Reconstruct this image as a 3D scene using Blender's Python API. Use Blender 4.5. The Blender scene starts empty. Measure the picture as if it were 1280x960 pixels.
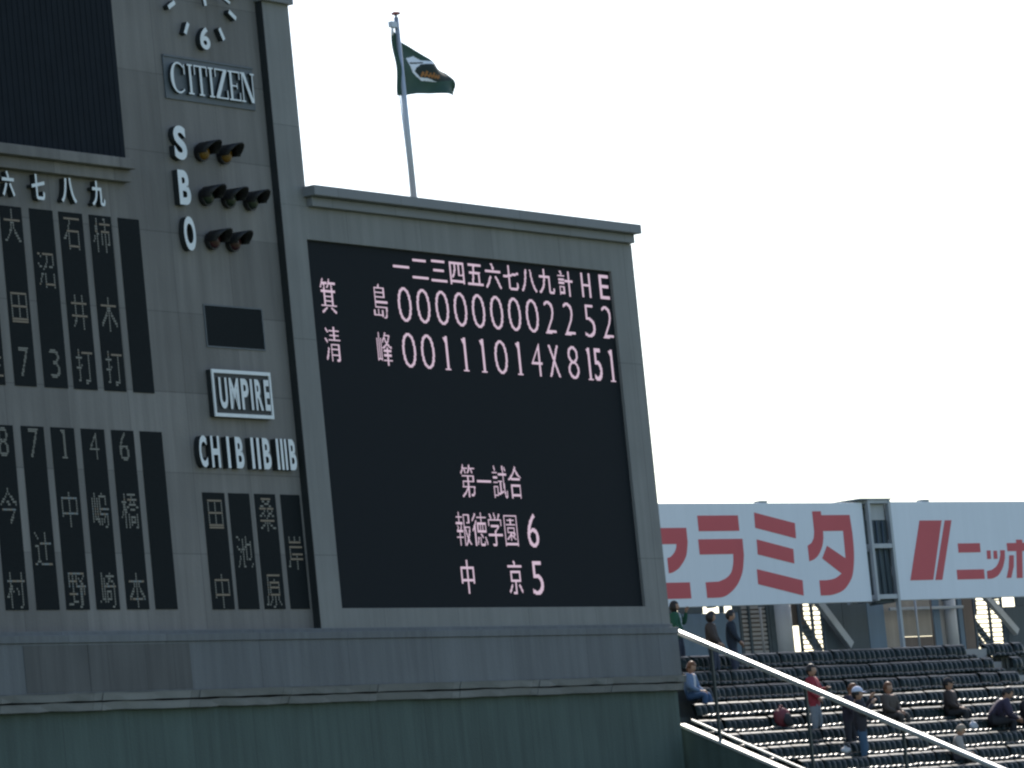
import bpy, bmesh, math, random
import numpy as np
from mathutils import Vector, Matrix

S = bpy.context.scene
COL = S.collection
R = math.radians
random.seed(7)

# ------------------------------------------------------------------ camera
EYE = 7.0
cam_d = bpy.data.cameras.new("camera")
cam_d.sensor_fit = 'HORIZONTAL'; cam_d.sensor_width = 36.0
cam_d.lens = 6000.0 / 1280.0 * 36.0
cam_d.clip_start = 0.5; cam_d.clip_end = 6000.0
cam = bpy.data.objects.new("camera", cam_d); COL.objects.link(cam)
roll = math.atan(0.1); pitch = R(6.068)
M_cam = (Matrix.Translation((0, 0, EYE)) @ Matrix.Rotation(math.pi / 2 + pitch, 4, 'X')
         @ Matrix.Rotation(-roll, 4, 'Z'))
cam.matrix_world = M_cam
S.camera = cam

# ------------------------------------------------------------------ sky and sun
SUN = Vector((0.08, 0.76, 0.64)).normalized()
world = bpy.data.worlds.new("World"); S.world = world
world.use_nodes = True
wn = world.node_tree; wn.nodes.clear()
sky = wn.nodes.new('ShaderNodeTexSky'); sky.sky_type = 'NISHITA'; sky.sun_disc = False
sky.sun_elevation = math.asin(SUN.z); sky.sun_rotation = math.atan2(SUN.x, SUN.y)
sky.altitude = 0; sky.air_density = 1.0; sky.dust_density = 1.0; sky.ozone_density = 1.0
bg = wn.nodes.new('ShaderNodeBackground'); bg.inputs['Strength'].default_value = 0.13
wo = wn.nodes.new('ShaderNodeOutputWorld')
wn.links.new(sky.outputs[0], bg.inputs[0]); wn.links.new(bg.outputs[0], wo.inputs[0])
sun_d = bpy.data.lights.new("sun", 'SUN'); sun_d.energy = 4.0; sun_d.angle = R(0.5)
sun_d.color = (1.0, 0.93, 0.84)
sun = bpy.data.objects.new("sun", sun_d); COL.objects.link(sun)
sun.rotation_euler = (-SUN).to_track_quat('-Z', 'Y').to_euler()
EXPOSURE = 0.75
vs = S.view_settings
vs.view_transform = 'Standard'; vs.look = 'None'; vs.gamma = 1.0; vs.exposure = EXPOSURE
vs.use_curve_mapping = False
S.cycles.filter_width = 2.4
S.cycles.use_denoising = True
S.cycles.max_bounces = 6

# ------------------------------------------------------------------ the two building frames
ANG = R(90 - 32.30716649)
BOARD = Matrix.Translation((3.0647, 110.0, EYE + 5.8266)) @ Matrix.Rotation(ANG, 4, 'Z')
ANG2 = R(90 - 40.0)
STAND = Matrix.Translation((3.2250, 110.2536, EYE + 5.8266)) @ Matrix.Rotation(ANG2, 4, 'Z')

# ------------------------------------------------------------------ materials
MATS = {}
def mat(name, color, rough=0.6, metal=0.0, emit=None, strength=0.0, spec=0.5,
        noise=0.0, nscale=3.0, streak=0.0, bump=0.0, bscale=20.0, stretch=(1, 1, 1), panel=None, dirt=None):
    if name in MATS: return MATS[name]
    m = bpy.data.materials.new(name); m.use_nodes = True
    nt = m.node_tree; b = nt.nodes['Principled BSDF']
    N = nt.nodes.new; L = nt.links.new
    b.inputs['Base Color'].default_value = (*color, 1)
    b.inputs['Roughness'].default_value = rough
    b.inputs['Metallic'].default_value = metal
    b.inputs['Specular IOR Level'].default_value = spec
    if emit is not None:
        b.inputs['Emission Color'].default_value = (*emit, 1)
        b.inputs['Emission Strength'].default_value = strength
    tc = N('ShaderNodeTexCoord')
    cur = None
    def mult(fac_out, lo, hi):
        nonlocal cur
        mr = N('ShaderNodeMapRange'); mr.inputs['To Min'].default_value = lo; mr.inputs['To Max'].default_value = hi
        L(fac_out, mr.inputs['Value'])
        mx = N('ShaderNodeMix'); mx.data_type = 'RGBA'; mx.blend_type = 'MULTIPLY'
        mx.inputs['Factor'].default_value = 1.0
        if cur is None: mx.inputs[6].default_value = (*color, 1)
        else: L(cur, mx.inputs[6])
        L(mr.outputs[0], mx.inputs[7])
        cur = mx.outputs[2]
    if noise > 0:
        t = N('ShaderNodeTexNoise'); t.inputs['Scale'].default_value = nscale; t.inputs['Detail'].default_value = 6
        L(tc.outputs['Object'], t.inputs['Vector']); mult(t.outputs[0], 1 - noise * 1.6, 1 + noise * 1.6)
    if streak > 0:
        mp = N('ShaderNodeMapping'); mp.inputs['Scale'].default_value = (2.6, 2.6, 0.16)
        L(tc.outputs['Object'], mp.inputs['Vector'])
        t = N('ShaderNodeTexNoise'); t.inputs['Scale'].default_value = 1.6; t.inputs['Detail'].default_value = 7
        t.inputs['Roughness'].default_value = 0.65
        L(mp.outputs[0], t.inputs['Vector']); mult(t.outputs[0], 1 - streak * 1.7, 1 + streak * 1.7)
    if panel is not None:
        pw, ph, amt, ox, oz = panel
        mp = N('ShaderNodeMapping'); mp.inputs['Location'].default_value = (ox / pw, 0, oz / ph)
        mp.inputs['Scale'].default_value = (1 / pw, 0, 1 / ph)
        L(tc.outputs['Object'], mp.inputs['Vector'])
        fl = N('ShaderNodeVectorMath'); fl.operation = 'FLOOR'; L(mp.outputs[0], fl.inputs[0])
        wnz = N('ShaderNodeTexWhiteNoise'); L(fl.outputs[0], wnz.inputs['Vector'])
        mult(wnz.outputs['Value'], 1 - amt, 1 + amt)
        fr = N('ShaderNodeVectorMath'); fr.operation = 'FRACTION'; L(mp.outputs[0], fr.inputs[0])
        sx = N('ShaderNodeSeparateXYZ'); L(fr.outputs[0], sx.inputs[0])
        for axis, size in ((0, pw), (2, ph)):
            lt = N('ShaderNodeMath'); lt.operation = 'GREATER_THAN'; lt.inputs[1].default_value = 0.022 / size
            L(sx.outputs[axis], lt.inputs[0]); mult(lt.outputs[0], 0.70, 1.0)
    if cur is not None: L(cur, b.inputs['Base Color'])
    if bump > 0:
        mp = N('ShaderNodeMapping'); mp.inputs['Scale'].default_value = stretch
        L(tc.outputs['Object'], mp.inputs['Vector'])
        t = N('ShaderNodeTexNoise'); t.inputs['Scale'].default_value = bscale; t.inputs['Detail'].default_value = 4
        L(mp.outputs[0], t.inputs['Vector'])
        bp = N('ShaderNodeBump'); bp.inputs['Strength'].default_value = bump; bp.inputs['Distance'].default_value = 0.05
        L(t.outputs[0], bp.inputs['Height']); L(bp.outputs[0], b.inputs['Normal'])
    MATS[name] = m
    return m

M_wall = mat('concrete_wall', (.185, .172, .158), .85, noise=.16, nscale=.45, streak=.24, panel=(1.92, 1.62, .13, .35, .1), bump=.15)
M_wing = mat('concrete_wing', (.212, .208, .196), .8, noise=.13, nscale=.7, streak=.18, panel=(2.8, 4.5, .05, .4, 3.0), bump=.12)
M_band = mat('plinth_concrete', (.135, .142, .145), .8, noise=.12, nscale=.5, streak=.22, panel=(3.1, 9.0, .08, .9, 4.0), bump=.15)
M_flash = mat('dented_flashing', (.20, .205, .205), .6, metal=.15, noise=.12, nscale=.8, bump=.9, bscale=.9, stretch=(.55, 1, 1.3), panel=(3.1, 9, .12, .3, 4.0))
M_cap = mat('coping_metal', (.195, .20, .203), .65, metal=.1, noise=.07, nscale=.7, bump=.25, bscale=1.2, panel=(2.35, 9, .05, .5, 2.0))
M_green = mat('green_base_paint', (.060, .090, .078), .8, noise=.15, nscale=.5, streak=.34, panel=(2.05, 30, .05, .2, 20), bump=.2)
M_stain = mat('stained_metal', (.085, .085, .082), .75, noise=.18, nscale=.7, streak=.3, panel=(2.1, 9, .1, .4, 4))
M_black = mat('unlit_led_glass', (.014, .017, .020), .8, spec=.10, noise=.2, nscale=40)
M_ribs = mat('dark_screen_slats', (.014, .018, .023), .8, spec=.08, noise=.15, nscale=2)
M_strip = mat('unlit_strip_glass', (.011, .014, .015), .8, spec=.10, noise=.2, nscale=30)
M_white = mat('white_enamel', (.72, .74, .74), .45, noise=.05, nscale=4, streak=.05)
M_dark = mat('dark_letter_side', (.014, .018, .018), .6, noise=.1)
M_hood = mat('black_hood_paint', (.012, .012, .013), .55, noise=.15, nscale=5)
M_amber = mat('amber_lens', (.15, .075, .008), .3, noise=.15, nscale=14)
M_glens = mat('green_lens', (.010, .020, .012), .3, noise=.15, nscale=14)
M_rlens = mat('red_lens', (.045, .010, .014), .3, noise=.15, nscale=14)
M_plaque = mat('plaque_slate', (.075, .09, .10), .55, noise=.12, nscale=2, streak=.12)
M_led = mat('lit_led', (.1, .08, .09), .6, emit=(.58, .43, .53), strength=2 ** -EXPOSURE)
M_dim = mat('dim_led', (.05, .05, .05), .6, emit=(.048, .060, .058), strength=2 ** -EXPOSURE)
M_dimo = mat('dim_amber_led', (.05, .04, .03), .6, emit=(.054, .055, .046), strength=2 ** -EXPOSURE)
M_dimb = mat('dim_blue_led', (.04, .05, .05), .6, emit=(.046, .066, .080), strength=2 ** -EXPOSURE)
M_board = mat('billboard_white', (.73, .77, .815), .5, noise=.03, nscale=.5, streak=.04)
M_red = mat('billboard_red', (.57, .075, .09), .55, noise=.05, nscale=.8)
M_steel = mat('galvanised_steel', (.34, .37, .40), .5, metal=.4, noise=.12, nscale=2, streak=.1)
M_dsteel = mat('dark_blue_steel', (.055, .08, .105), .6, noise=.12, nscale=1.2, streak=.15)
M_bluep = mat('blue_grey_panel', (.10, .16, .22), .6, noise=.08, nscale=1.2, streak=.12)
M_dgrey = mat('dark_grey_panel', (.055, .075, .085), .7, noise=.12, nscale=1.2, streak=.15)
M_beige = mat('beige_board', (.30, .27, .23), .8, noise=.12, nscale=1.5, streak=.2)
M_brown = mat('brown_board', (.15, .12, .10), .8, noise=.12, nscale=1.5, streak=.2)
M_colw = mat('pale_column', (.42, .43, .43), .6, noise=.08, nscale=1.5, streak=.12)
M_louv = mat('louvre_grey', (.30, .29, .275), .6, noise=.1, nscale=2)
M_seat = mat('dark_green_plastic', (.005, .014, .013), .36, spec=.22, noise=.18, nscale=6)
M_brack = mat('seat_bracket_steel', (.05, .06, .06), .5, metal=.5, noise=.1)
M_terr = mat('terrace_concrete', (.07, .08, .077), .85, noise=.2, nscale=1.5, streak=.15, bump=.2)
M_pipe = mat('polished_rail', (.86, .86, .82), .43, metal=.9, noise=.06, nscale=5)
M_post = mat('dark_post', (.03, .04, .04), .5, noise=.1)
M_copew = mat('white_coping', (.62, .62, .58), .45, metal=.4, noise=.08, nscale=3)
M_ground = mat('ground_sheet', (.06, .09, .04), .9, noise=.25, nscale=.3)
M_pole = mat('pole_metal', (.42, .46, .50), .45, metal=.4, noise=.08, nscale=2)
M_redk = mat('red_knob', (.36, .12, .12), .5, noise=.05)
M_rope = mat('white_rope', (.7, .7, .7), .8, noise=.05)

# ------------------------------------------------------------------ mesh helpers
def box(bm, x0, x1, y0, y1, z0, z1, mi=0, M=None):
    vs_ = [Vector((x, y, z)) for z in (z0, z1) for y in (y0, y1) for x in (x0, x1)]
    if M is not None: vs_ = [M @ v for v in vs_]
    v = [bm.verts.new(p) for p in vs_]
    for f in ((0, 2, 3, 1), (4, 5, 7, 6), (0, 1, 5, 4), (2, 6, 7, 3), (0, 4, 6, 2), (1, 3, 7, 5)):
        bm.faces.new([v[i] for i in f]).material_index = mi

def frame_of(a, b, up=Vector((0, 0, 1))):
    d = (b - a).normalized()
    if abs(d.dot(up)) > .98: up = Vector((0, 1, 0))
    s = d.cross(up).normalized(); u = s.cross(d)
    return d, s, u

def bar(bm, a, b, w, h, mi=0):
    a, b = Vector(a), Vector(b); d, s, u = frame_of(a, b)
    ring = [(-w / 2, -h / 2), (w / 2, -h / 2), (w / 2, h / 2), (-w / 2, h / 2)]
    A = [bm.verts.new(a + s * p + u * q) for p, q in ring]; B = [bm.verts.new(b + s * p + u * q) for p, q in ring]
    for i in range(4):
        j = (i + 1) % 4; bm.faces.new((A[i], A[j], B[j], B[i])).material_index = mi
    bm.faces.new(A[::-1]).material_index = mi; bm.faces.new(B).material_index = mi

def tube(bm, pts, rad, n=10, mi=0, cap=True):
    pts = [Vector(p) for p in pts]; rs = rad if isinstance(rad, (list, tuple)) else [rad] * len(pts)
    rings = []
    for i, p in enumerate(pts):
        a = pts[max(i - 1, 0)]; b = pts[min(i + 1, len(pts) - 1)]
        d, s, u = frame_of(a, b)
        rings.append([bm.verts.new(p + (s * math.cos(t) + u * math.sin(t)) * rs[i]) for t in [2 * math.pi * k / n for k in range(n)]])
    for A, B in zip(rings, rings[1:]):
        for k in range(n):
            f = bm.faces.new((A[k], A[(k + 1) % n], B[(k + 1) % n], B[k])); f.material_index = mi; f.smooth = True
    if cap:
        bm.faces.new(rings[0][::-1]).material_index = mi; bm.faces.new(rings[-1]).material_index = mi

def prism(bm, pts, y0, y1, mi=0):
    """polygon in the x-z plane, extruded from y0 (front) to y1"""
    A = [bm.verts.new((x, y0, z)) for x, z in pts]; B = [bm.verts.new((x, y1, z)) for x, z in pts]
    n = len(pts)
    fs = [bm.faces.new(A), bm.faces.new(B[::-1])]
    for i in range(n): fs.append(bm.faces.new((A[i], B[i], B[(i + 1) % n], A[(i + 1) % n])))
    for f in fs: f.material_index = mi

def bevel(bm, w, seg=2):
    bmesh.ops.remove_doubles(bm, verts=bm.verts, dist=1e-5)
    bmesh.ops.bevel(bm, geom=[e for e in bm.edges if e.is_manifold and e.calc_face_angle(0) > .6], offset=w, segments=seg,
                    affect='EDGES', profile=.6)

def build(name, bm, mats, parent=None, M=None, recalc=True):
    if recalc: bmesh.ops.recalc_face_normals(bm, faces=bm.faces)
    me = bpy.data.meshes.new(name); bm.to_mesh(me); bm.free()
    for m in (mats if isinstance(mats, (list, tuple)) else [mats]): me.materials.append(m)
    return link(name, me, parent, M)

def link(name, me, parent=None, M=None):
    o = bpy.data.objects.new(name, me); COL.objects.link(o)
    if parent is not None: o.parent = parent
    if M is not None:
        if parent is not None: o.matrix_local = M
        else: o.matrix_world = M
    return o

def tag(o, label, cat, group=None):
    o['label'] = label; o['category'] = cat
    if group: o['group'] = group
    return o

def thing(name, label, cat, M, group=None):
    o = bpy.data.objects.new(name, None); COL.objects.link(o); o.empty_display_size = .2
    o.matrix_world = M
    return tag(o, label, cat, group)

def T(x, y, z): return Matrix.Translation((x, y, z))
def onboard(u, off, v): return BOARD @ T(u, -off, v)       # off: metres in front of the right wing's face
def onstand(u, out, z): return STAND @ T(u, -out, z)       # out: metres towards the field

# ------------------------------------------------------------------ glyphs
_g = {}
def glyph(text, offset=0.0, extrude=0.0):
    key = (text, offset, extrude)
    if key in _g: return _g[key]
    cu = bpy.data.curves.new('glyph', 'FONT'); cu.body = text; cu.offset = offset; cu.extrude = extrude
    cu.resolution_u = 6
    o = bpy.data.objects.new('glyph', cu); COL.objects.link(o)
    dg = bpy.context.evaluated_depsgraph_get()
    me = bpy.data.meshes.new_from_object(o.evaluated_get(dg))
    V = np.array([v.co[:] for v in me.vertices]); F = [tuple(p.vertices) for p in me.polygons]
    bpy.data.objects.remove(o); bpy.data.curves.remove(cu); bpy.data.meshes.remove(me)
    _g[key] = (V, F)
    return _g[key]

def raised(bm, text, x0, x1, z0, z1, depth, offset=.02, y=0.0):
    """solid letters standing out of the wall: white face (0), dark sides (1)"""
    V, F = glyph(text, offset, .1)
    lo, hi = V.min(0), V.max(0)
    vs_ = []
    for p in V:
        fx, fz, fy = (p - lo) / (hi - lo + 1e-9)
        vs_.append(bm.verts.new((x0 + fx * (x1 - x0), y - fy * depth, z0 + fz * (z1 - z0))))
    for f in F:
        try: fc = bm.faces.new([vs_[i] for i in f])
        except ValueError: continue
        c = sum(V[i][2] for i in f) / len(f)
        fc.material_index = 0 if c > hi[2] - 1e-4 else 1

CJK = (0.02, 0.98, -0.10, 0.87)
def raster(ch, nx, ny, offset=.012):
    if ch == '1':
        hit = np.zeros((ny, nx), bool); c = nx * .56; hw = max(1, round(nx * .12))
        hit[:, int(c - hw):int(c + hw)] = True; hit[:max(1, ny // 14), int(c - 2.6 * hw):int(c + 2.6 * hw)] = True
        for i in range(int(ny * .16)): hit[ny - 1 - int(ny * .06) - i, max(0, int(c - hw - 1.6 * hw * (1 - i / (ny * .16)) )):int(c)] = True
        return hit
    V, F = glyph(ch, offset, 0.0)
    if ord(ch) > 0x2000: x0, x1, y0, y1 = CJK
    else: x0, x1, y0, y1 = V[:, 0].min(), V[:, 0].max(), V[:, 1].min(), V[:, 1].max()
    gx = x0 + (np.arange(nx) + .5) / nx * (x1 - x0); gy = y0 + (np.arange(ny) + .5) / ny * (y1 - y0)
    X, Y = np.meshgrid(gx, gy); hit = np.zeros(X.shape, bool)
    for f in F:
        for k in range(1, len(f) - 1):
            a, b, c = V[f[0]], V[f[k]], V[f[k + 1]]
            s1 = (b[0] - a[0]) * (Y - a[1]) - (b[1] - a[1]) * (X - a[0])
            s2 = (c[0] - b[0]) * (Y - b[1]) - (c[1] - b[1]) * (X - b[0])
            s3 = (a[0] - c[0]) * (Y - c[1]) - (a[1] - c[1]) * (X - c[0])
            hit |= ((s1 >= 0) & (s2 >= 0) & (s3 >= 0)) | ((s1 <= 0) & (s2 <= 0) & (s3 <= 0))
    return hit

def dots(bm, hit, x0, x1, z0, z1, y, fill=1.0, mi=None):
    """each lit row of lamps is a run of small raised squares"""
    ny, nx = hit.shape; dx = (x1 - x0) / nx; dz = (z1 - z0) / ny; t = .006
    for r in range(ny):
        c = 0
        while c < nx:
            if not hit[r, c]: c += 1; continue
            e = c + 1
            if fill >= 1.0:
                while e < nx and hit[r, e]: e += 1
            m = mi(r, c) if mi else 0
            if fill >= 1.0: box(bm, x0 + c * dx, x0 + e * dx, y - t, y, z0 + r * dz, z0 + (r + 1) * dz, m)
            else:
                g = (1 - fill) / 2
                box(bm, x0 + (c + g) * dx, x0 + (e - g) * dx, y - t, y, z0 + (r + g) * dz, z0 + (r + 1 - g) * dz, m)
            c = e

# ================================================================== setting
def structure(o): o['kind'] = 'structure'; return o
bm = bmesh.new(); box(bm, -3000, 3000, -300, 5000, -.3, 0)
structure(build('ground', bm, M_ground))

ROW0 = -2.95            # floor height of the row just below the shade line
RISE, RUN = .39, .8
def floor_z(k): return ROW0 - RISE * k if k >= 0 else ROW0 - .43 * k
CONC = ROW0 + .43 * 4 + .38
bm = bmesh.new()
pts = [(-9.5, CONC), (-3.47, CONC)]
for k in range(-4, 13):
    pts += [(RUN * k - .27, floor_z(k)), (RUN * (k + 1) - .27, floor_z(k))]
pts += [(pts[-1][0], -12.5), (-9.5, -12.5)]
A = [bm.verts.new((.22, -o_, z)) for o_, z in pts]; B = [bm.verts.new((34, -o_, z)) for o_, z in pts]
for i in range(len(pts)):
    j = (i + 1) % len(pts); bm.faces.new((A[i], A[j], B[j], B[i]))
bm.faces.new(A); bm.faces.new(B[::-1])
structure(build('terrace', bm, M_terr, None, STAND))

bm = bmesh.new()
for k in range(10): box(bm, -31, .05, -14 + k * 1.3, -14 + (k + 1) * 1.3, -12.8, -11.6 + k * .42)
structure(build('lower_terrace', bm, M_terr, None, BOARD))

# ================================================================== scoreboard building
sb = thing('scoreboard_building', 'large grey concrete stadium scoreboard building on a dark green base', 'scoreboard', BOARD)
D = .17                  # the central wall lies this far behind the right wing
def part(name, mats, fn, parent, bev=0):
    bm = bmesh.new(); fn(bm)
    if bev: bevel(bm, bev)
    return build(name, bm, mats, parent)
part('central_wall', M_wall, lambda b: box(b, -31, -13.93, D, 4.0, 0, 15.6), sb)
def wing(b):
    box(b, -13.93, -13.12, 0, 4, 0, 8.82); box(b, -1.02, 0, 0, 4, 0, 8.82)
    box(b, -13.12, -1.02, 0, 4, 0, .41); box(b, -13.12, -1.02, 0, 4, 8.13, 8.82)
    box(b, -13.12, -1.02, .08, 4, .41, 8.13)
part('side_wing', M_wing, wing, sb)
part('pillar', M_wing, lambda b: box(b, -13.93, -12.99, 0, 4, 8.823, 13.1), sb)
part('groove_shade', M_dark, lambda b: box(b, -13.95, -13.932, -.002, .168, .002, 13.098), sb)  # thin dark strip on the wing's left face, painting in the groove's shade
part('pillar_cap', M_cap, lambda b: (box(b, -14.0, -12.92, -.10, 4.05, 13.1, 13.25), box(b, -14.05, -12.86, -.17, 4.1, 13.253, 13.6)), sb, .012)
def corn(b):
    box(b, -12.98, -.04, -.13, 4.05, 8.823, 9.02); box(b, -13.10, .03, -.30, 4.1, 9.023, 9.24)
part('cornice', M_cap, corn, sb, .015)
def ledge(b):
    box(b, -31, -18.99, -.0, .6, 8.91, 9.14); box(b, -31, -19.02, -.16, .6, 9.143, 9.35)
part('ledge', M_wall, ledge, sb, .012)
part('plinth_band', M_band, lambda b: (box(b, -31, .0, -.17, 4, -1.2, -.24), box(b, -31, .02, -.20, 4, -.237, -.09), box(b, -31, 0, -.05, 4, -.087, -.003)), sb, .01)
def mould(z0, z1, p):
    def f(b):
        u = -31.0
        while u < .06:
            e = min(u + 3.1, .06); j = random.uniform(-.012, .012)
            n = 9
            rows = []
            for i in range(n):
                t = i / (n - 1); w = random.uniform(-.014, .014)
                rows.append([(u + (e - .012 - u) * t, -p + j + w + yy, zz + w * .8) for yy, zz in ((.5, z1 + .02), (.0, z1), (.012, z1 - .03 + w * .3), (.05 + w, z0 + .012), (.5, z0))])
            vv = [[b.verts.new(q) for q in r_] for r_ in rows]
            for r1, r2 in zip(vv, vv[1:]):
                for q in range(4): b.faces.new((r1[q], r2[q], r2[q + 1], r1[q + 1]))
            b.faces.new(vv[0]); b.faces.new(vv[-1][::-1])
            u += 3.1
    return f
part('moulding', M_flash, mould(-1.36, -1.203, .25), sb)
part('moulding', M_flash, mould(-1.54, -1.38, .19), sb)
part('green_base', M_green, lambda b: box(b, -31, 0, 0, 4, -12.7, -1.45), sb)
part('stained_cover', M_stain, lambda b: (box(b, -23.95, -22.0, -.178, -.1, -1.17, -.28), box(b, -21.99, -20.2, -.182, -.1, -1.17, -.28), box(b, -20.19, -18.75, -.178, -.1, -1.17, -.28)), sb)

# ---- big dark screen upper left
t = thing('video_screen', 'big dark ribbed screen at the upper left of the scoreboard', 'screen', onboard(-18.92, -D, 9.40))
def scr(b):
    box(b, -11.9, 0, -.015, .0, 0, 5.6)
part('panel', M_ribs, scr, t)
def ribs(b):
    for i in range(66): box(b, -11.85 + i * .18, -11.85 + i * .18 + .10, -.024, -.0151, .03, 5.57)
part('slats', M_ribs, ribs, t)

# ---- LED screen with the line score
t = thing('score_screen', 'wide black electronic screen showing the line score in pale pink characters', 'screen', onboard(0, -.07, 0))
part('panel', M_black, lambda b: box(b, -13.115, -1.025, 0, .1, .415, 8.125), t)
def led(ch, u, v, w, h, nx=22, ny=26, off=.012):
    u += .10
    bm = bmesh.new(); dots(bm, raster(ch, nx, ny, off), u - w / 2, u + w / 2, v - h / 2, v + h / 2, -.004)
    build('lit_character', bm, M_led, t)
US = [-9.69, -8.97, -8.24, -7.52, -6.80, -6.07, -5.34, -4.61, -3.88, -3.07, -2.19, -1.42]
for ch, u in zip("一二三四五六七八九計", US): led(ch, u, 7.76, .66, .60, 26, 24, .0)
led('H', US[10], 7.76, .38, .56, 18, 24, -.002); led('E', US[11] + .02, 7.76, .40, .56, 18, 24, -.002)
def digits(s, v):
    for ch, u in zip(s, US):
        if ch == 'X': led('X', u, v, .44, .72, 20, 28, -.006)
        elif ch == '1': led('1', u, v, .34, .74, 18, 26, .02)
        else: led(ch, u, v, .50 if ch == '0' else .44, .74, 22, 28, -.020)
digits("000000002" + "2" + "52", 6.94)
digits("00111014X8", 5.95)
led('1', -2.38, 5.945, .26, .74, 14, 26, .02); led('5', -2.02, 5.945, .32, .74, 14, 26, -.004); led('1', -1.42, 5.94, .34, .74, 18, 26, .02)
for ch, u, v in (("箕", -12.54, 6.98), ("島", -10.63, 6.97), ("清", -12.54, 5.96), ("峰", -10.64, 5.95)): led(ch, u, v, .60, .78, 26, 32, -.010)
for ch, u in zip("第一試合", (-7.89, -7.26, -6.63, -6.0)): led(ch, u, 3.17, .60, .76, 26, 32, -.009)
for ch, u in zip("報徳学園", (-8.26, -7.62, -7.0, -6.37)): led(ch, u, 2.12, .60, .78, 26, 32, -.009)
led('6', -5.48, 2.11, .44, .74, 22, 28, -.008)
led('中', -8.27, 1.08, .60, .78, 26, 32, -.002); led('京', -6.38, 1.07, .60, .78, 26, 32, -.002); led('5', -5.48, 1.06, .44, .74, 22, 28, -.008)

# ---- narrow name strips
def strip(u0, u1, v0, v1, chars, label, group):
    t = thing('name_strip', label, 'display strip', onboard(u0, -D, v0), group)
    w, h = u1 - u0, v1 - v0
    part('panel', M_strip, lambda b: box(b, 0, w, -.014, 0, 0, h), t)
    for ch, vc in chars:
        bm = bmesh.new(); num = ord(ch) < 0x2000
        hit = raster(ch, 9 if num else 15, 15, -.012 if num else -.004)
        rowsum = hit.sum(1)
        cw, chh = (.30, .56) if num else (.56, .74)
        lower = group.startswith('lower')
        def mi(r, c):
            if rowsum[r] > hit.shape[1] * .55 and not num: return 1 if not lower or random.random() < .5 else 2
            return 0
        dots(bm, hit, w / 2 - cw / 2, w / 2 + cw / 2, vc - v0 - chh / 2, vc - v0 + chh / 2, -.0155, .74, mi)
        build('lit_character', bm, [M_dim, M_dimo, M_dimb], t)
ug = 'upper block of narrow name strips'; lg = 'lower block of narrow name strips'; mg = 'umpire name strips'
a, b_, c_, d_ = 7.83, 7.03, 6.26, 5.19
UP = [(-24.30, -23.60, [('村', a), ('作', c_), ('走', d_)], 'upper block name strip cut by the left edge of the picture'),
      (-23.36, -22.42, None, '')]
UP = [(-24.00, -23.35, [('山', a), ('本', c_), ('走', d_)], 'upper name strip cut off by the left edge of the photo'),
      (-23.06, -22.40, [('大', a), ('田', c_), ('7', d_)], 'upper name strip with two kanji above a numeral seven'),
      (-22.15, -21.43, [('沼', b_), ('3', d_)], 'upper name strip with one kanji above a numeral three'),
      (-21.24, -20.50, [('石', a), ('井', c_), ('打', d_)], 'upper name strip below the raised character for eight'),
      (-20.28, -19.58, [('柿', a), ('木', c_), ('打', d_)], 'upper name strip below the raised character for nine'),
      (-19.35, -18.67, [], 'blank upper strip without characters at the right end of its block')]
for u0, u1, chs, lab in UP: strip(u0, u1, 4.72, 8.20, chs, lab, ug)
n_, e_, f_, g_ = 3.63, 2.385, 1.60, .83
LO = [(-23.93, -23.25, [('8', n_), ('今', e_), ('村', g_)], 'lower name strip cut by the left edge of the photo, numeral above two kanji'),
      (-23.00, -22.31, [('7', n_), ('辻', f_)], 'lower name strip with a numeral seven above a single kanji'),
      (-22.09, -21.37, [('1', n_), ('中', e_), ('野', g_)], 'lower name strip headed by a numeral one'),
      (-21.15, -20.42, [('4', n_), ('嶋', e_), ('崎', g_)], 'lower name strip headed by a numeral four'),
      (-20.19, -19.48, [('6', n_), ('橋', e_), ('本', g_)], 'lower name strip headed by a numeral six'),
      (-19.27, -18.56, [], 'blank lower strip without characters at the right end of its block')]
for u0, u1, chs, lab in LO: strip(u0, u1, .43, 3.95, chs, lab, lg)
for (u0, u1, chs), w_ in zip([(-17.39, -16.65, [('田', 2.36), ('中', .81)]), (-16.51, -15.80, [('池', 1.58)]),
                     (-15.62, -14.90, [('桑', 2.37), ('原', .81)]), (-14.71, -14.04, [('岸', 1.59)])],
                    ('two kanji, leftmost below the head umpire letters', 'one kanji in its middle, below the first base letters', 'two kanji, below the second base letters', 'one kanji, beside the dark groove')):
    strip(u0, u1, .42, 2.77, chs, 'umpire name strip, ' + w_, mg)

# ---- raised letters
def letters(name, text, boxes, label, group=None, cat='letters', depth=.13, offset=.02):
    u0 = min(b[0] for b in boxes); v0 = min(b[2] for b in boxes)
    bm = bmesh.new()
    for ch, (x0, x1, z0, z1) in zip(text, boxes): raised(bm, ch, x0 - u0, x1 - u0, z0 - v0, z1 - v0, depth, offset)
    o = build(name, bm, [M_white, M_dark], None, onboard(u0, -D, v0), recalc=False)
    return tag(o, label, cat, group)
for ch, (x0, x1, z0, z1), lab in zip("SBO", ((-17.42, -17.00, 9.5, 10.2), (-17.40, -17.01, 8.58, 9.29), (-17.36, -16.97, 7.65, 8.35)), ('topmost, the letter S beside two amber lamps', 'middle, the letter B beside three lamps', 'lowest, the letter O beside two dark red lamps')):
    letters('count_letter', ch, [(x0, x1, z0, z1)], 'raised white count letter, ' + lab, 'ball count letters', 'letter', .14, .035)
for ch, x0, x1, lab in (("六", -23.07, -22.69, 'six'), ("七", -22.16, -21.75, 'seven'), ("八", -21.25, -20.77, 'eight'), ("九", -20.28, -19.86, 'nine')):
    letters('inning_numeral', ch, [(x0, x1, 8.36, 8.86)], 'raised white kanji numeral ' + lab + ' above the upper name strips', 'raised kanji numerals', 'numeral', .13, .022)
q = .25
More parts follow.
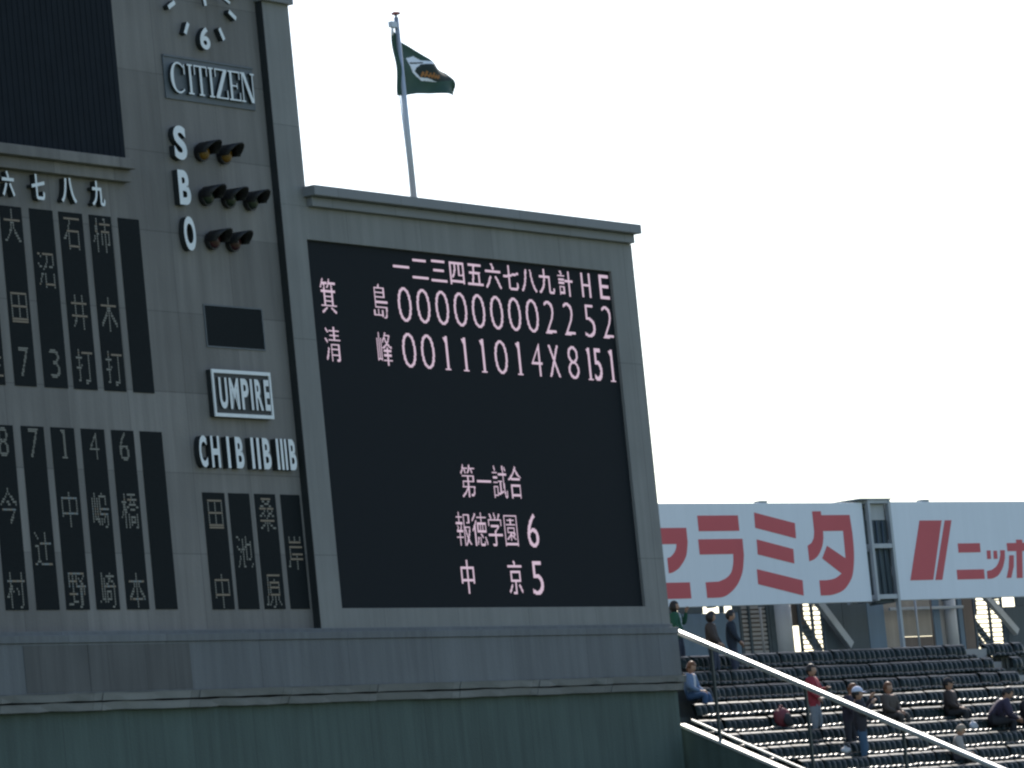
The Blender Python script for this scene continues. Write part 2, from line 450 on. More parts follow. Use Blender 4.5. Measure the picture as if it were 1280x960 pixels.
CH = [("CH", [(-17.28, -17.02), (-16.88, -16.59)], 'letters C and H, leftmost under the umpire sign'),
      ("IB", [(-16.34, -16.25), (-16.05, -15.78)], 'letters, one bar and a B, second under the umpire sign'),
      ("IIB", [(-15.51, -15.42), (-15.31, -15.22), (-15.11, -14.84)], 'letters with two bars and a B, third under the umpire sign'),
      ("IIIB", [(-14.63, -14.55), (-14.48, -14.40), (-14.34, -14.27), (-14.19, -13.95)], 'letters with three bars and a B, beside the dark groove')]
for txt, xs, lab in CH:
    letters('base_letters', txt, [(x0 - q, x1 - q, 3.26, 3.90) for x0, x1 in xs], 'raised white ' + lab, 'umpire position letters', 'letters', .14, .03)

# ---- umpire sign
t = thing('umpire_sign', 'framed black sign with white lettering reading umpire', 'sign', onboard(-16.88, -D, 4.30))
part('back_box', M_dark, lambda b: box(b, 0, 2.02, -.12, 0, 0, .96), t, .006)
def fr(b):
    w = .055
    box(b, 0, 2.02, -.15, -.1205, .96 - w * 1.3, .96); box(b, 0, 2.02, -.15, -.1205, 0, w * 1.3)
    box(b, 0, w, -.15, -.1205, w * 1.3, .96 - w * 1.3); box(b, 2.02 - w, 2.02, -.15, -.1205, w * 1.3, .96 - w * 1.3)
part('frame', M_white, fr, t)
bm = bmesh.new()
for ch, (x0, x1) in zip("UMPIRE", ((.20, .47), (.55, .87), (.95, 1.20), (1.27, 1.345), (1.43, 1.68), (1.75, 1.93))):
    raised(bm, ch, x0, x1, .165, .80, .03, .03, -.1203)
build('lettering', bm, [M_white, M_dark], t, None, recalc=False)

# ---- maker plaque: serif capitals built stroke by stroke
t = thing('maker_plaque', 'slate plaque with raised white serif capitals below the clock', 'plaque', onboard(-17.39, -D, 10.77))
part('plate', M_plaque, lambda b: (box(b, 0, 3.08, -.03, 0, 0, .90), box(b, 0, 3.08, -.05, -.0302, .86, .90)), t, .005)
def serif_letter(b, ch, x, w, z0, h, y0, y1):
    tk, th, sf = .072, .032, .055
    def rect(xa, xb, za, zb): prism(b, [(x + xa, z0 + za), (x + xb, z0 + za), (x + xb, z0 + zb), (x + xa, z0 + zb)], y0, y1)
    def stem(xa, tkk=tk):
        rect(xa, xa + tkk, th, h - th); rect(xa - sf, xa + tkk + sf, 0, th); rect(xa - sf, xa + tkk + sf, h - th, h)
    if ch == 'I': stem(w / 2 - tk / 2)
    elif ch == 'T':
        rect(w / 2 - tk / 2, w / 2 + tk / 2, th, h - th); rect(w / 2 - tk / 2 - sf, w / 2 + tk / 2 + sf, 0, th)
        rect(0, w, h - th, h); rect(0, .03, h - .2, h - th); rect(w - .03, w, h - .2, h - th)
    elif ch == 'Z':
        rect(0, w, 0, th); rect(0, w, h - th, h); rect(w - .03, w, th, .19); rect(0, .03, h - .18, h - th)
        prism(b, [(x + .0, z0 + th), (x + .12, z0 + th), (x + w, z0 + h - th), (x + w - .12, z0 + h - th)], y0, y1)
    elif ch == 'E':
        rect(sf, sf + tk, th, h - th); rect(0, w, 0, th); rect(0, w, h - th, h); rect(sf + tk, w * .7, h * .5 - th / 2, h * .5 + th / 2)
        rect(w - .03, w, th, .18); rect(w - .03, w, h - .17, h - th); rect(w * .7, w * .7 + .025, h * .4, h * .6)
    elif ch == 'N':
        rect(sf, sf + th, th, h - th); rect(0, 2 * sf + th, 0, th); rect(w - sf - th, w - sf, th, h - th); rect(w - 2 * sf - th, w, h - th, h)
        rect(0, sf + .02, h - th, h)
        prism(b, [(x + sf, z0 + h), (x + sf + .1, z0 + h), (x + w - sf, z0), (x + w - sf - .1, z0)], y0 - .002, y1)
    elif ch == 'C':
        n = 26; o_, i_ = [], []
        for k in range(n):
            a = R(48 + 264 * k / (n - 1)); cx, cz = w / 2, h / 2
            o_.append((x + cx + math.cos(a) * w / 2, z0 + cz + math.sin(a) * (h / 2 + .012)))
            thick = .03 + .075 * max(0, -math.cos(a)) ** .8
            i_.append((x + cx + math.cos(a) * (w / 2 - thick), z0 + cz + math.sin(a) * (h / 2 - .025)))
        for k in range(n - 1): prism(b, [o_[k], o_[k + 1], i_[k + 1], i_[k]], y0, y1)
        rect(w * .84, w * .90, h - .23, h - .02)
def cz(b):
    for ch, x, w in (('C', .12, .54), ('I', .68, .22), ('T', .93, .44), ('I', 1.39, .22), ('Z', 1.64, .42), ('E', 2.10, .40), ('N', 2.52, .50)):
        serif_letter(b, ch, x, w, .13, .62, -.10, -.0305)
bm = bmesh.new(); cz(bm); bmesh.ops.recalc_face_normals(bm, faces=bm.faces)
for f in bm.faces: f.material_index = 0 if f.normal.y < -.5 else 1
build('lettering', bm, [M_white, M_dark], t, None)

# ---- clock
cu_, cv_ = -16.01, 13.30
t = thing('clock', 'round wall clock of raised white marks above the maker plaque', 'clock', onboard(cu_, -D, cv_))
for hr in range(12):
    a = R(90 - 30 * hr); bm = bmesh.new()
    if hr in (0, 3, 6, 9):
        txt = {0: '12', 3: '3', 6: '6', 9: '9'}[hr]; w = .34 * (1.6 if hr == 0 else 1)
        cx, cz_ = 1.19 * math.cos(a), 1.19 * math.sin(a)
        raised(bm, txt, cx - w / 2, cx + w / 2, cz_ - .235, cz_ + .235, .13, .03)
        build('numeral', bm, [M_white, M_dark], t, None, recalc=False)
    else:
        c, s = math.cos(a), math.sin(a); pts = []
        for r_, w in ((1.07, -.045), (1.07, .045), (1.34, .045), (1.34, -.045)): pts.append((c * r_ - s * w, s * r_ + c * w))
        prism(bm, pts, -.13, 0); bmesh.ops.recalc_face_normals(bm, faces=bm.faces)
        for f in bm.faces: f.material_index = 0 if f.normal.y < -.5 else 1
        build('hour_mark', bm, [M_white, M_dark], t)
def hand(a, l, w, y):
    bm = bmesh.new(); c, s = math.cos(R(a)), math.sin(R(a))
    pts = [(c * r_ - s * k, s * r_ + c * k) for r_, k in ((-.2, -w), (-.2, w), (l, w * .6), (l, -w * .6))]
    prism(bm, pts, y, y + .05); bmesh.ops.recalc_face_normals(bm, faces=bm.faces)
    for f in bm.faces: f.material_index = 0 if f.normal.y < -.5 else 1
    build('hand', bm, [M_white, M_dark], t)
hand(-24, .95, .05, -.22); hand(-80, .52, .07, -.16)
bm = bmesh.new(); tube(bm, [(0, 0, 0), (0, -.24, 0)], .09, 16); build('hub', bm, M_dark, t)

# ---- signal lamps: body, scoop hood, lens
def lamp(u, v, lens, label):
    t = thing('signal_lamp', label, 'signal lamp', onboard(u, -D, v), 'hooded count lamps')
    r = .195
    bm = bmesh.new(); tube(bm, [(0, 0, 0), (0, -.12, 0)], [r * .9, r], 24); bevel(bm, .012); build('body', bm, M_hood, t)
    bm = bmesh.new(); n = 22
    def sec(rad, flip):
        rows = []
        for i in range(n + 1):
            a = R(-8 + 196 * i / n); d = .5 + .5 * max(0, math.sin(a))
            rows.append(((rad * math.cos(a), -.09, rad * math.sin(a)), (rad * math.cos(a) * 1.02, -.12 - .44 * d, rad * math.sin(a) * 1.02 - .02)))
        return rows
    o_ = sec(r + .014, 0); i_ = sec(r - .004, 1)
    O = [[bm.verts.new(p) for p in q_] for q_ in o_]; I = [[bm.verts.new(p) for p in q_] for q_ in i_]
    for k in range(n):
        for f in ((O[k][0], O[k + 1][0], O[k + 1][1], O[k][1]), (I[k][0], I[k][1], I[k + 1][1], I[k + 1][0]), (O[k][1], O[k + 1][1], I[k + 1][1], I[k][1]), (O[k][0], I[k][0], I[k + 1][0], O[k + 1][0])):
            bm.faces.new(f).smooth = True
    for k in (0, n): bm.faces.new((O[k][0], O[k][1], I[k][1], I[k][0]))
    build('hood', bm, M_hood, t)
    bm = bmesh.new()
    rings = []
    for j in range(7):
        a = R(90 * j / 6); rr = (r - .035) * math.cos(a)
        rings.append([bm.verts.new((rr * math.cos(2 * math.pi * k / 24), -.1205 - .11 * math.sin(a), rr * math.sin(2 * math.pi * k / 24))) for k in range(24)] if j < 6 else [bm.verts.new((0, -.2305, 0))])
    for A_, B_ in zip(rings, rings[1:]):
        for k in range(24):
            f = bm.faces.new((A_[k], A_[(k + 1) % 24], B_[(k + 1) % 24], B_[k]) if len(B_) > 1 else (A_[k], A_[(k + 1) % 24], B_[0])); f.smooth = True
    build('lens', bm, lens, t)
SH = -.27
for us, v, lens, what in (((-16.15, -15.38), 9.72, M_amber, 'amber lamp in the top row beside the letter S'),
                          ((-16.14, -15.37, -14.61), 8.81, M_glens, 'dark green lamp in the middle row beside the letter B'),
                          ((-16.07, -15.36), 7.91, M_rlens, 'dark red lamp in the bottom row beside the letter O')):
    names = ('left', 'middle', 'right') if len(us) == 3 else ('left', 'right')
    for u, nm in zip(us, names): lamp(u + SH, v, lens, nm + ' hooded ' + what)

# ---- blank window
t = thing('blank_window', 'small blank black display window above the umpire sign', 'display window', onboard(-16.74, -D, 5.76))
part('panel', M_strip, lambda b: box(b, 0, 1.96, -.012, 0, 0, .82), t)
part('frame', M_plaque, lambda b: (box(b, -.03, 1.99, -.02, 0, -.03, -.001), box(b, -.03, 1.99, -.02, 0, .821, .85), box(b, -.03, -.001, -.02, 0, 0, .82), box(b, 1.961, 1.99, -.02, 0, 0, .82)), t)

# ---- flagpole and flag
t = thing('flagpole', 'grey metal flagpole with a red knob standing on the scoreboard roof', 'flagpole', onboard(-6.64, -1.5, 8.82))
bm = bmesh.new(); tube(bm, [(0, 0, 0), (0, 0, 2.4), (0, 0, 4.93)], [.080, .070, .055], 14); build('pole', bm, M_pole, t)
bm = bmesh.new(); tube(bm, [(0, 0, 4.93), (0, 0, 4.97), (0, 0, 5.01)], [.05, .03, .04], 12); tube(bm, [(0, 0, 5.01), (0, 0, 5.04), (0, 0, 5.08)], [.09, .115, .04], 14, 1); build('finial', bm, [M_pole, M_redk], t)
bm = bmesh.new(); box(bm, -.27, -.05, -.05, .05, 4.70, 4.83); build('pulley_block', bm, M_pole, t)
bm = bmesh.new(); tube(bm, [(-.20, 0, 4.72), (-.21, -.01, 4.6), (-.23, 0, 4.52)], .03, 8); tube(bm, [(-.17, 0, 3.16), (-.12, 0, 2.0), (-.075, 0, .5)], .014, 6); build('halyard', bm, M_rope, t)
M_flag = mat('flag_green', (.024, .068, .048), .8, noise=.15, nscale=4)
M_flagw = mat('flag_white', (.80, .82, .88), .8, noise=.05); M_flagk = mat('flag_black', (.014, .026, .022), .8, noise=.1)
M_flago = mat('flag_orange', (.36, .15, .04), .8, noise=.1)
def curve(pts, t):
    ds = [0]
    for a, b in zip(pts, pts[1:]): ds.append(ds[-1] + math.dist(a, b))
    x = t * ds[-1]
    for i in range(len(pts) - 1):
        if x <= ds[i + 1] or i == len(pts) - 2:
            k = (x - ds[i]) / (ds[i + 1] - ds[i] + 1e-9); return tuple(p + (q - p) * k for p, q in zip(pts[i], pts[i + 1]))
def inside(x, z, poly):
    c = False
    for (x1, z1), (x2, z2) in zip(poly, poly[1:] + poly[:1]):
        if (z1 > z) != (z2 > z) and x < (x2 - x1) * (z - z1) / (z2 - z1) + x1: c = not c
    return c
top = [(-6.89, 13.47), (-6.68, 13.38), (-6.57, 13.24), (-6.25, 13.14), (-5.95, 13.05), (-5.54, 12.88), (-5.2, 12.77), (-4.98, 12.69), (-4.84, 12.55)]
bot = [(-6.87, 11.98), (-6.56, 12.02), (-6.2, 12.09), (-5.85, 12.13), (-5.5, 12.16), (-5.2, 12.17), (-4.95, 12.16), (-4.78, 12.09), (-4.66, 12.02)]
wpoly = [(-6.46, 12.86), (-6.14, 12.95), (-5.94, 12.87), (-5.6, 12.87), (-5.5, 12.82), (-5.95, 12.78), (-6.12, 12.68), (-6.18, 12.60), (-6.01, 12.485), (-5.71, 12.475), (-5.43, 12.43), (-5.97, 12.41), (-6.26, 12.57)]
kstr = [(-6.36, 12.78), (-6.2, 12.80), (-5.9, 12.83), (-5.9, 12.80), (-6.2, 12.765), (-6.33, 12.745)]
kpoly = [(-6.12, 12.68), (-5.95, 12.78), (-5.5, 12.82), (-5.0, 12.66), (-4.9, 12.52), (-5.43, 12.44), (-5.71, 12.48), (-6.01, 12.49), (-6.18, 12.60)]
opolys = [[(x, 12.50), (x + .05, 12.49), (x + .11, 12.60 + d), (x + .05, 12.62 + d)] for x, d in ((-6.0, .0), (-5.90, .02), (-5.79, -.02), (-5.68, .0), (-5.57, -.03), (-5.46, -.02))] + [[(-5.98, 12.535), (-5.36, 12.515), (-5.34, 12.545), (-5.97, 12.565)]]
bm = bmesh.new(); nu, nv = 110, 80; G = []
fo = lambda s, q: .07 * math.sin(s * 9 - q * 2.2) * s ** .8 + .05 * math.sin(s * 17 + q * 5) * s + .03 * math.sin(q * 8 + s * 3)
for i in range(nu + 1):
    s_ = i / nu; a = curve(top, s_); b = curve(bot, s_)
    G.append([((a[0] + (b[0] - a[0]) * j / nv + .05 * math.sin(3.1 * j / nv) * s_), (a[1] + (b[1] - a[1]) * j / nv), fo(s_, j / nv)) for j in range(nv + 1)])
VV = [[bm.verts.new(((p[0] + 6.89) * 1.13 - .25, p[2], p[1] - 8.82)) for p in r_] for r_ in G]
for i in range(nu):
    for j in range(nv):
        f = bm.faces.new((VV[i][j], VV[i + 1][j], VV[i + 1][j + 1], VV[i][j + 1])); f.smooth = True
        x, z = (G[i][j][0] + G[i + 1][j + 1][0]) / 2, (G[i][j][1] + G[i + 1][j + 1][1]) / 2
        f.material_index = 3 if any(inside(x, z, o_) for o_ in opolys) else 2 if inside(x, z, kstr) else 1 if inside(x, z, wpoly) else 2 if inside(x, z, kpoly) else 0
flag = build('flag', bm, [M_flag, M_flagw, M_flagk, M_flago], None, onboard(-6.64, -1.5, 8.82))
md = flag.modifiers.new('cloth_thickness', 'SOLIDIFY'); md.thickness = .006
tag(flag, 'dark green flag with a white and orange emblem drooping from the pole', 'flag')

# ================================================================== billboards
AD = -4.5
def bb(label, u0, u1, z0, z1, polys, name='billboard'):
    t = thing(name, label, 'billboard', onstand(u0, AD, z0), 'billboards above the top row')
    part('panel', M_board, lambda b: (box(b, 0, u1 - u0, 0, .14, 0, z1 - z0)), t, .01)
    def back(b):
        n = int((u1 - u0) / 2)
        for i in range(n + 1): x = .1 + i * (u1 - u0 - .2) / n; box(b, x - .06, x + .06, .142, .36, -.02, z1 - z0 + .0)
        for z in (.15, (z1 - z0) / 2, z1 - z0 - .2): box(b, .02, u1 - u0 - .02, .362, .46, z, z + .1)
    part('back_frame', M_dsteel, back, t)
    for nm, pl in polys:
        bm = bmesh.new()
        for p in pl: prism(bm, [(x - u0, z - z0) for x, z in p], -.006, -.0005)
        build(nm, bm, M_red, t)
    return t
def arc(pts, n=7):
    """smooth an open run of points (Catmull-Rom)"""
    out = []
    for i in range(len(pts) - 1):
        p0 = pts[max(i - 1, 0)]; p1 = pts[i]; p2 = pts[i + 1]; p3 = pts[min(i + 2, len(pts) - 1)]
        for k in range(n):
            s_ = k / n
            out.append(tuple(.5 * (2 * b + (c - a) * s_ + (2 * a - 5 * b + 4 * c - d) * s_ ** 2 + (-a + 3 * b - 3 * c + d) * s_ ** 3) for a, b, c, d in zip(p0, p1, p2, p3)))
    return out + [pts[-1]]
se1 = [(4.25, 2.35), (4.25, 2.75), (6.44, 2.75)] + arc([(6.44, 2.40), (6.32, 2.05), (6.03, 1.78), (5.76, 1.66), (5.57, 1.63)]) + [(5.57, 2.01)] + arc([(5.70, 2.03), (5.86, 2.13), (5.96, 2.25), (5.99, 2.35)])
se2 = [(4.62, 3.05), (4.98, 3.05), (4.98, 1.55), (5.1, 1.40), (6.36, 1.40), (6.36, 1.0), (4.9, 1.0), (4.72, 1.07), (4.62, 1.25)]
ra1 = [(6.93, 3.05), (8.57, 3.05), (8.57, 2.66), (6.93, 2.66)]
ra2 = [(6.87, 2.46), (8.66, 2.46)] + arc([(8.65, 2.05), (8.53, 1.65), (8.29, 1.34), (7.97, 1.13), (7.60, 1.01), (6.99, 1.0)]) + [(6.99, 1.39)] + arc([(7.51, 1.40), (7.83, 1.48), (8.06, 1.62), (8.18, 1.84), (8.22, 2.08)]) + [(6.87, 2.08)]
mi = [[(9.25, 3.12), (10.90, 2.84), (10.88, 2.45), (9.23, 2.73)], [(9.24, 2.44), (10.72, 2.18), (10.70, 1.81), (9.22, 2.06)], [(9.12, 1.69), (10.97, 1.38), (10.95, .99), (9.11, 1.31)]]
ta1 = [(11.68, 3.14), (12.05, 3.14), (12.05, 3.04), (13.27, 3.04)] + arc([(13.31, 2.56), (13.28, 2.01), (13.14, 1.52), (12.9, 1.25), (12.6, 1.08), (12.15, .99), (11.67, .98)]) + [(11.68, 1.37)] + arc([(12.00, 1.37), (12.35, 1.41), (12.66, 1.53)]) + [(11.9, 1.93), (12.16, 2.25), (12.9, 1.92), (12.92, 2.63), (12.06, 2.63)] + arc([(12.04, 2.45), (11.96, 2.25), (11.78, 2.04), (11.58, 1.92), (11.34, 1.86)]) + [(11.34, 2.26)] + arc([(11.52, 2.33), (11.63, 2.46), (11.68, 2.62)])
t = bb('white billboard with large red katakana letters, partly hidden by the scoreboard', -3.2, 13.86, .79, 3.36, [('letter', [se1, ]), ('letter', [ra1, ra2]), ('letter', mi), ('letter', [ta1])])
bm = bmesh.new(); prism(bm, [(x + 3.2, z - .79) for x, z in se2], -.0055, -.0004); build('letter', bm, M_red, t)
part('bracket', M_steel, lambda b: box(b, 12.75, 13.05, .0, .2, 2.574, 2.63), t)
logo1 = [(16.33, 2.88), (17.33, 2.88), (16.66, 1.31), (15.63, 1.31)]; logo2 = [(17.47, 2.88), (17.78, 2.88), (17.07, 1.305), (16.75, 1.305)]
ni = [[(17.95, 2.26), (18.97, 2.26), (18.96, 2.015), (17.94, 2.015)], [(17.77, 1.56), (19.03, 1.56), (19.02, 1.3), (17.76, 1.3)]]
tsu = [[(19.25, 2.06), (19.43, 2.06), (19.41, 1.83), (19.23, 1.83)], [(19.56, 2.05), (19.73, 2.05), (19.72, 1.83), (19.54, 1.83)],
       [(19.88, 2.06), (20.10, 2.06)] + arc([(20.06, 1.84), (19.92, 1.60), (19.68, 1.40), (19.40, 1.31), (19.14, 1.30)]) + [(19.16, 1.51)] + arc([(19.40, 1.54), (19.62, 1.63), (19.78, 1.78), (19.87, 1.95)])]
ho = [[(20.22, 2.25), (20.68, 2.25), (20.68, 2.34), (20.97, 2.34), (20.97, 2.25), (21.45, 2.25), (21.45, 2.03), (20.92, 2.03), (20.80, 1.30), (20.52, 1.30), (20.64, 2.03), (20.22, 2.03)],
      [(20.28, 1.92), (20.50, 1.92), (20.44, 1.62), (20.26, 1.31), (20.04, 1.31), (20.19, 1.58)], [(21.12, 1.92), (21.34, 1.92), (21.44, 1.58), (21.58, 1.31), (21.36, 1.31), (21.2, 1.62)]]
t = bb('white billboard with a slanted red two-bar emblem and small red katakana', 15.02, 27.0, .80, 3.38, [('emblem', [logo1, logo2]), ('letter', ni), ('letter', tsu), ('letter', ho)])
part('bracket', M_steel, lambda b: box(b, 1.55, 1.85, .0, .2, 2.584, 2.64), t)

# steel frame between the billboards
t = thing('steel_gantry', 'galvanised open steel frame standing between the two white billboards', 'gantry', onstand(13.98, -4.40, -1.0))
W_, DP = 1.02, .95
for x in (.06, W_ - .06):
    for y in (.06, DP):
        part('post', M_steel, lambda b: box(b, x - .05, x + .05, y - .05, y + .05, 0 if (x > .5 and y < .5) else 1.8, 4.42), t, .006)
for z in (1.84, 3.16, 4.33):
    part('crossbar', M_steel, lambda b: (box(b, .112, W_ - .112, .02, .10, z, z + .12), box(b, .112, W_ - .112, DP - .04, DP + .04, z, z + .12), box(b, W_ - .1, W_ - .02, .112, DP - .052, z, z + .12), box(b, .02, .1, .112, DP - .052, z, z + .12)), t, .005)
part('back_panel', M_dgrey, lambda b: (box(b, .112, W_ - .112, .16, .20, 1.75, 3.90), box(b, W_ - .09, W_ - .06, .2, DP, 1.75, 4.4)), t)
part('upper_panel', M_colw, lambda b: box(b, .112, W_ - .112, .16, .20, 3.91, 4.32), t)
def conduits(b):
    for x in (.25, .45, .7): tube(b, [(x, .13, 1.97), (x, .13, 3.88)], .022, 8)
part('conduit', M_dsteel, conduits, t)
part('roof_plate', M_steel, lambda b: box(b, -.35, W_ + .03, -.02, DP + .15, 4.425, 4.46), t)
part('side_plate', M_steel, lambda b: [box(b, W_ + .002, W_ + .02, .05, .5, z, z + .5) for z in (1.95, 2.7, 3.4)], t)

# ================================================================== back of the stand
BK = -7.0
def bt(name, label, cat, u0, u1, z0, z1, m, dpt=.12, out=BK, group=None, bev=.01):
    bm = bmesh.new(); box(bm, 0, u1 - u0, 0, dpt, 0, z1 - z0); bevel(bm, bev)
    return tag(build(name, bm, m, None, onstand(u0, out, z0)), label, cat, group)
BT = 1.25
bt('wall_panel', 'blue grey wall panel behind the three people standing by the scoreboard', 'wall panel', 6.0, 11.42, -1.0, .84, M_bluep)
for i_, (ua, ub, lb) in enumerate(((6.0, 8.75, 'wide dark board under the billboard beside the scoreboard'), (9.02, 9.98, 'dark board under the billboard above the woman in green'), (10.72, 10.86, 'narrow dark board between two bright gaps under the billboard'), (11.26, 11.44, 'narrow dark board beside the louvred panel'))): bt('infill_board', lb, 'board', ua, ub, .845, 1.4, M_dgrey, .08)
t = thing('louvre_panel', 'grey louvred wall panel right of the man in the navy jacket', 'louvre', onstand(11.46, BK, -1.0))
part('frame', M_dgrey, lambda b: (box(b, 0, .10, 0, .14, 0, 2.2), box(b, 1.15, 1.25, 0, .14, 0, 2.2), box(b, .38, .46, -.012, .14, .0, 2.2), ), t)
part('back_sheet', M_brown, lambda b: box(b, .10, 1.15, .08, .13, 0, 2.2), t)
part('slats', M_louv, lambda b: [(bar(b, (.105, .04, .12 + i * .115), (.375, .04, .12 + i * .115), .02, .075), bar(b, (.465, .04, .12 + i * .115), (1.145, .04, .12 + i * .115), .02, .075)) for i in range(18)], t)
bt('steel_column', 'dark narrow steel column between the louvres and the pale column', 'column', 12.74, 12.96, -1.0, BT, M_dgrey)
t = thing('concrete_column', 'broad pale round column with a bright edge strip behind the top row', 'column', onstand(13.28, BK - .1, -1.0))
bm = bmesh.new(); tube(bm, [(0, 0, 0), (0, 0, 2.3)], .32, 22); build('shaft', bm, M_colw, t)
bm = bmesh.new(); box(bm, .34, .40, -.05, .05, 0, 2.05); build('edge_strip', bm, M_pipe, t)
def grille(u0, u1, label):
    t = thing('steel_grille', label, 'grille', onstand(u0, BK, -1.0), 'open grilles at the back of the stand')
    w = u1 - u0
    part('rails', M_dsteel, lambda b: [box(b, .035, w - .035, 0, .03, .05 + i * .125, .05 + i * .125 + .036) for i in range(17)], t)
    part('uprights', M_dsteel, lambda b: [box(b, x - .03, x + .03, -.02, .05, 0, 2.25) for x in (0, w * .55, w)], t)
grille(14.02, 15.02, 'open steel grille with sky behind it, right of the pale round column')
grille(21.95, 23.3, 'open steel grille with sky behind it under the slanted red emblem')
def brace(a, b, wd, m, label):
    bm = bmesh.new(); A_, B_ = Vector(a), Vector(b); bar(bm, (0, 0, 0), (B_[0] - A_[0], -(B_[1] - A_[1]), B_[2] - A_[2]), .14, wd); bevel(bm, .008)
    tag(build('diagonal_brace', bm, m, None, onstand(*a)), label, 'brace', 'diagonal braces behind the billboards')
brace((13.9, -7.3, 1.25), (15.15, -7.3, -.25), .20, M_dgrey, 'dark diagonal brace crossing the grille right of the pale column')
brace((14.5, -6.8, 1.15), (15.85, -6.8, -.15), .22, M_steel, 'grey diagonal brace leaning beside the dark grey panel')
brace((21.6, -7.3, .80), (22.75, -7.3, -.40), .10, M_dgrey, 'thin dark diagonal brace, lower one across the right grille')
brace((21.75, -7.4, 1.05), (23.3, -7.4, -.35), .12, M_dgrey, 'dark diagonal brace, upper one across the right grille')
brace((22.2, -6.8, 1.13), (23.6, -6.8, .03), .20, M_colw, 'pale diagonal brace above the right grille')
bt('wall_panel', 'dark grey wall panel below the last large red letter', 'wall panel', 15.92, 17.0, -1.0, BT, M_dgrey)
bt('wall_panel', 'blue grey narrow wall panel left of the grey post', 'wall panel', 17.02, 17.78, -1.0, BT, M_bluep)
bt('wall_panel', 'beige wall panel behind the grey post under the steel frame', 'wall panel', 17.8, 18.5, -1.0, BT, M_beige, out=BK - .05)
bt('wall_panel', 'wide beige wall panel right of the grey post', 'wall panel', 18.52, 20.0, .05, BT, M_beige, out=BK - .02)
bt('base_board', 'brown board along the foot of the wide beige panel', 'board', 18.52, 20.0, -1.0, .03, M_brown)
bt('steel_column', 'blue grey steel column at the right of the wide beige panel', 'column', 20.03, 20.34, -1.0, BT, M_bluep)
bt('wall_panel', 'mid grey wall panel behind the pale slim column', 'wall panel', 20.36, 21.2, -1.0, BT, M_louv, out=BK - .1)
t = thing('concrete_column', 'slim pale round column between two blue grey posts', 'column', onstand(20.82, BK, -1.0))
bm = bmesh.new(); tube(bm, [(0, 0, 0), (0, 0, 2.25)], .17, 18); build('shaft', bm, M_colw, t)
bt('steel_column', 'thin blue grey post left of the right grille', 'column', 21.22, 21.42, -1.0, BT, M_bluep)
bt('wall_panel', 'narrow brown wall panel beside the right grille', 'wall panel', 21.44, 21.9, -1.0, BT, M_brown)
bt('wall_panel', 'dark grey wall panel at the right edge of the photo', 'wall panel', 23.5, 27.0, -1.0, .76, M_dgrey)
bt('infill_board', 'dark board under the second billboard at the right edge of the photo', 'board', 24.05, 27, .765, 1.4, M_dgrey, .08)
bt('wall_panel', 'dark grey wall panel behind the grey leaning brace', 'wall panel', 15.06, 15.9, -1.0, BT, M_dgrey)
bt('roof_beam', 'long dark beam running along the top of the back wall', 'beam', 11.42, 21.9, BT + .005, BT + .18, M_dsteel, .3)

def pipe(u, z0, z1, r_, m, label, out=BK + .35):
    bm = bmesh.new(); tube(bm, [(0, 0, 0), (0, 0, z1 - z0)], r_, 10); tag(build('drain_pipe', bm, m, None, onstand(u, out, z0)), label, 'pipe', 'thin pipes at the back of the stand')
pipe(13.55, -.9, 1.3, .035, M_dgrey, 'thin dark pipe at the right edge of the broad pale column')
pipe(18.75, -.9, 1.2, .03, M_steel, 'thin grey pipe in front of the wide beige panel, left one')
pipe(19.45, -.9, 1.2, .025, M_brown, 'thin brown pipe in front of the wide beige panel, right one')
pipe(11.9, -.9, 1.2, .035, M_louv, 'thin pale pipe in front of the louvred panel')
bt('tie_beam', 'slim grey tie beam across the beige panels behind the grey post', 'beam', 17.8, 21.2, .74, .82, M_steel, .06, out=BK + .2)
bt('infill_board', 'dark board closing the top of the grille beside the pale column', 'board', 13.7, 14.35, .45, BT, M_brown, .06, out=BK - .1)
bt('infill_board', 'brown board closing the top of the right grille', 'board', 21.92, 22.25, .60, BT, M_brown, .06, out=BK - .1)

# ================================================================== flank wall and handrail
def sl(o_, z0, slope): return z0 - slope * o_
t = thing('parapet_wall', 'dark green sloping wall beside the scoreboard base with a bright coping', 'wall', STAND)
def flank(b):
    o0, o1 = -.3, 9.0
    P = [(o0, sl(o0, -2.45, .457)), (o1, sl(o1, -2.45, .457)), (o1, -12.6), (o0, -12.6)]
    A = [b.verts.new((0.0, -o_, z)) for o_, z in P]; B = [b.verts.new((.20, -o_, z)) for o_, z in P]
    for i in range(4): j = (i + 1) % 4; b.faces.new((A[i], A[j], B[j], B[i]))
    b.faces.new(A); b.faces.new(B[::-1])
part('wall_body', M_green, flank, t)
def cope(b):
    bar(b, (.10, .25, sl(-.25, -2.42, .457)), (.10, -9.0, sl(9.0, -2.42, .457)), .26, .075)
part('coping', M_copew, cope, t, .02)
bm = bmesh.new(); bar(bm, (.42, .2, sl(-.2, -2.30, .462)), (.42, -9, sl(9.0, -2.30, .462)), .06, .05); bevel(bm, .015)
build('inner_rail', bm, M_copew, t)
t = thing('handrail', 'long sunlit metal handrail sloping down beside the seats', 'handrail', STAND)
bm = bmesh.new(); bar(bm, (.08, .12, sl(-.12, -.21, .464)), (.08, -9.4, sl(9.4, -.21, .464)), .20, .10); bevel(bm, .035, 4)
for f in bm.faces: f.smooth = True
build('rail', bm, M_pipe, t)
for o_ in (.84, 3.4, 5.96, 8.5):
    bm = bmesh.new(); box(bm, .05, .11, -o_ - .03, -o_ + .03, sl(o_, -2.42, .457), sl(o_, -.24, .464)); build('post', bm, M_post, t)

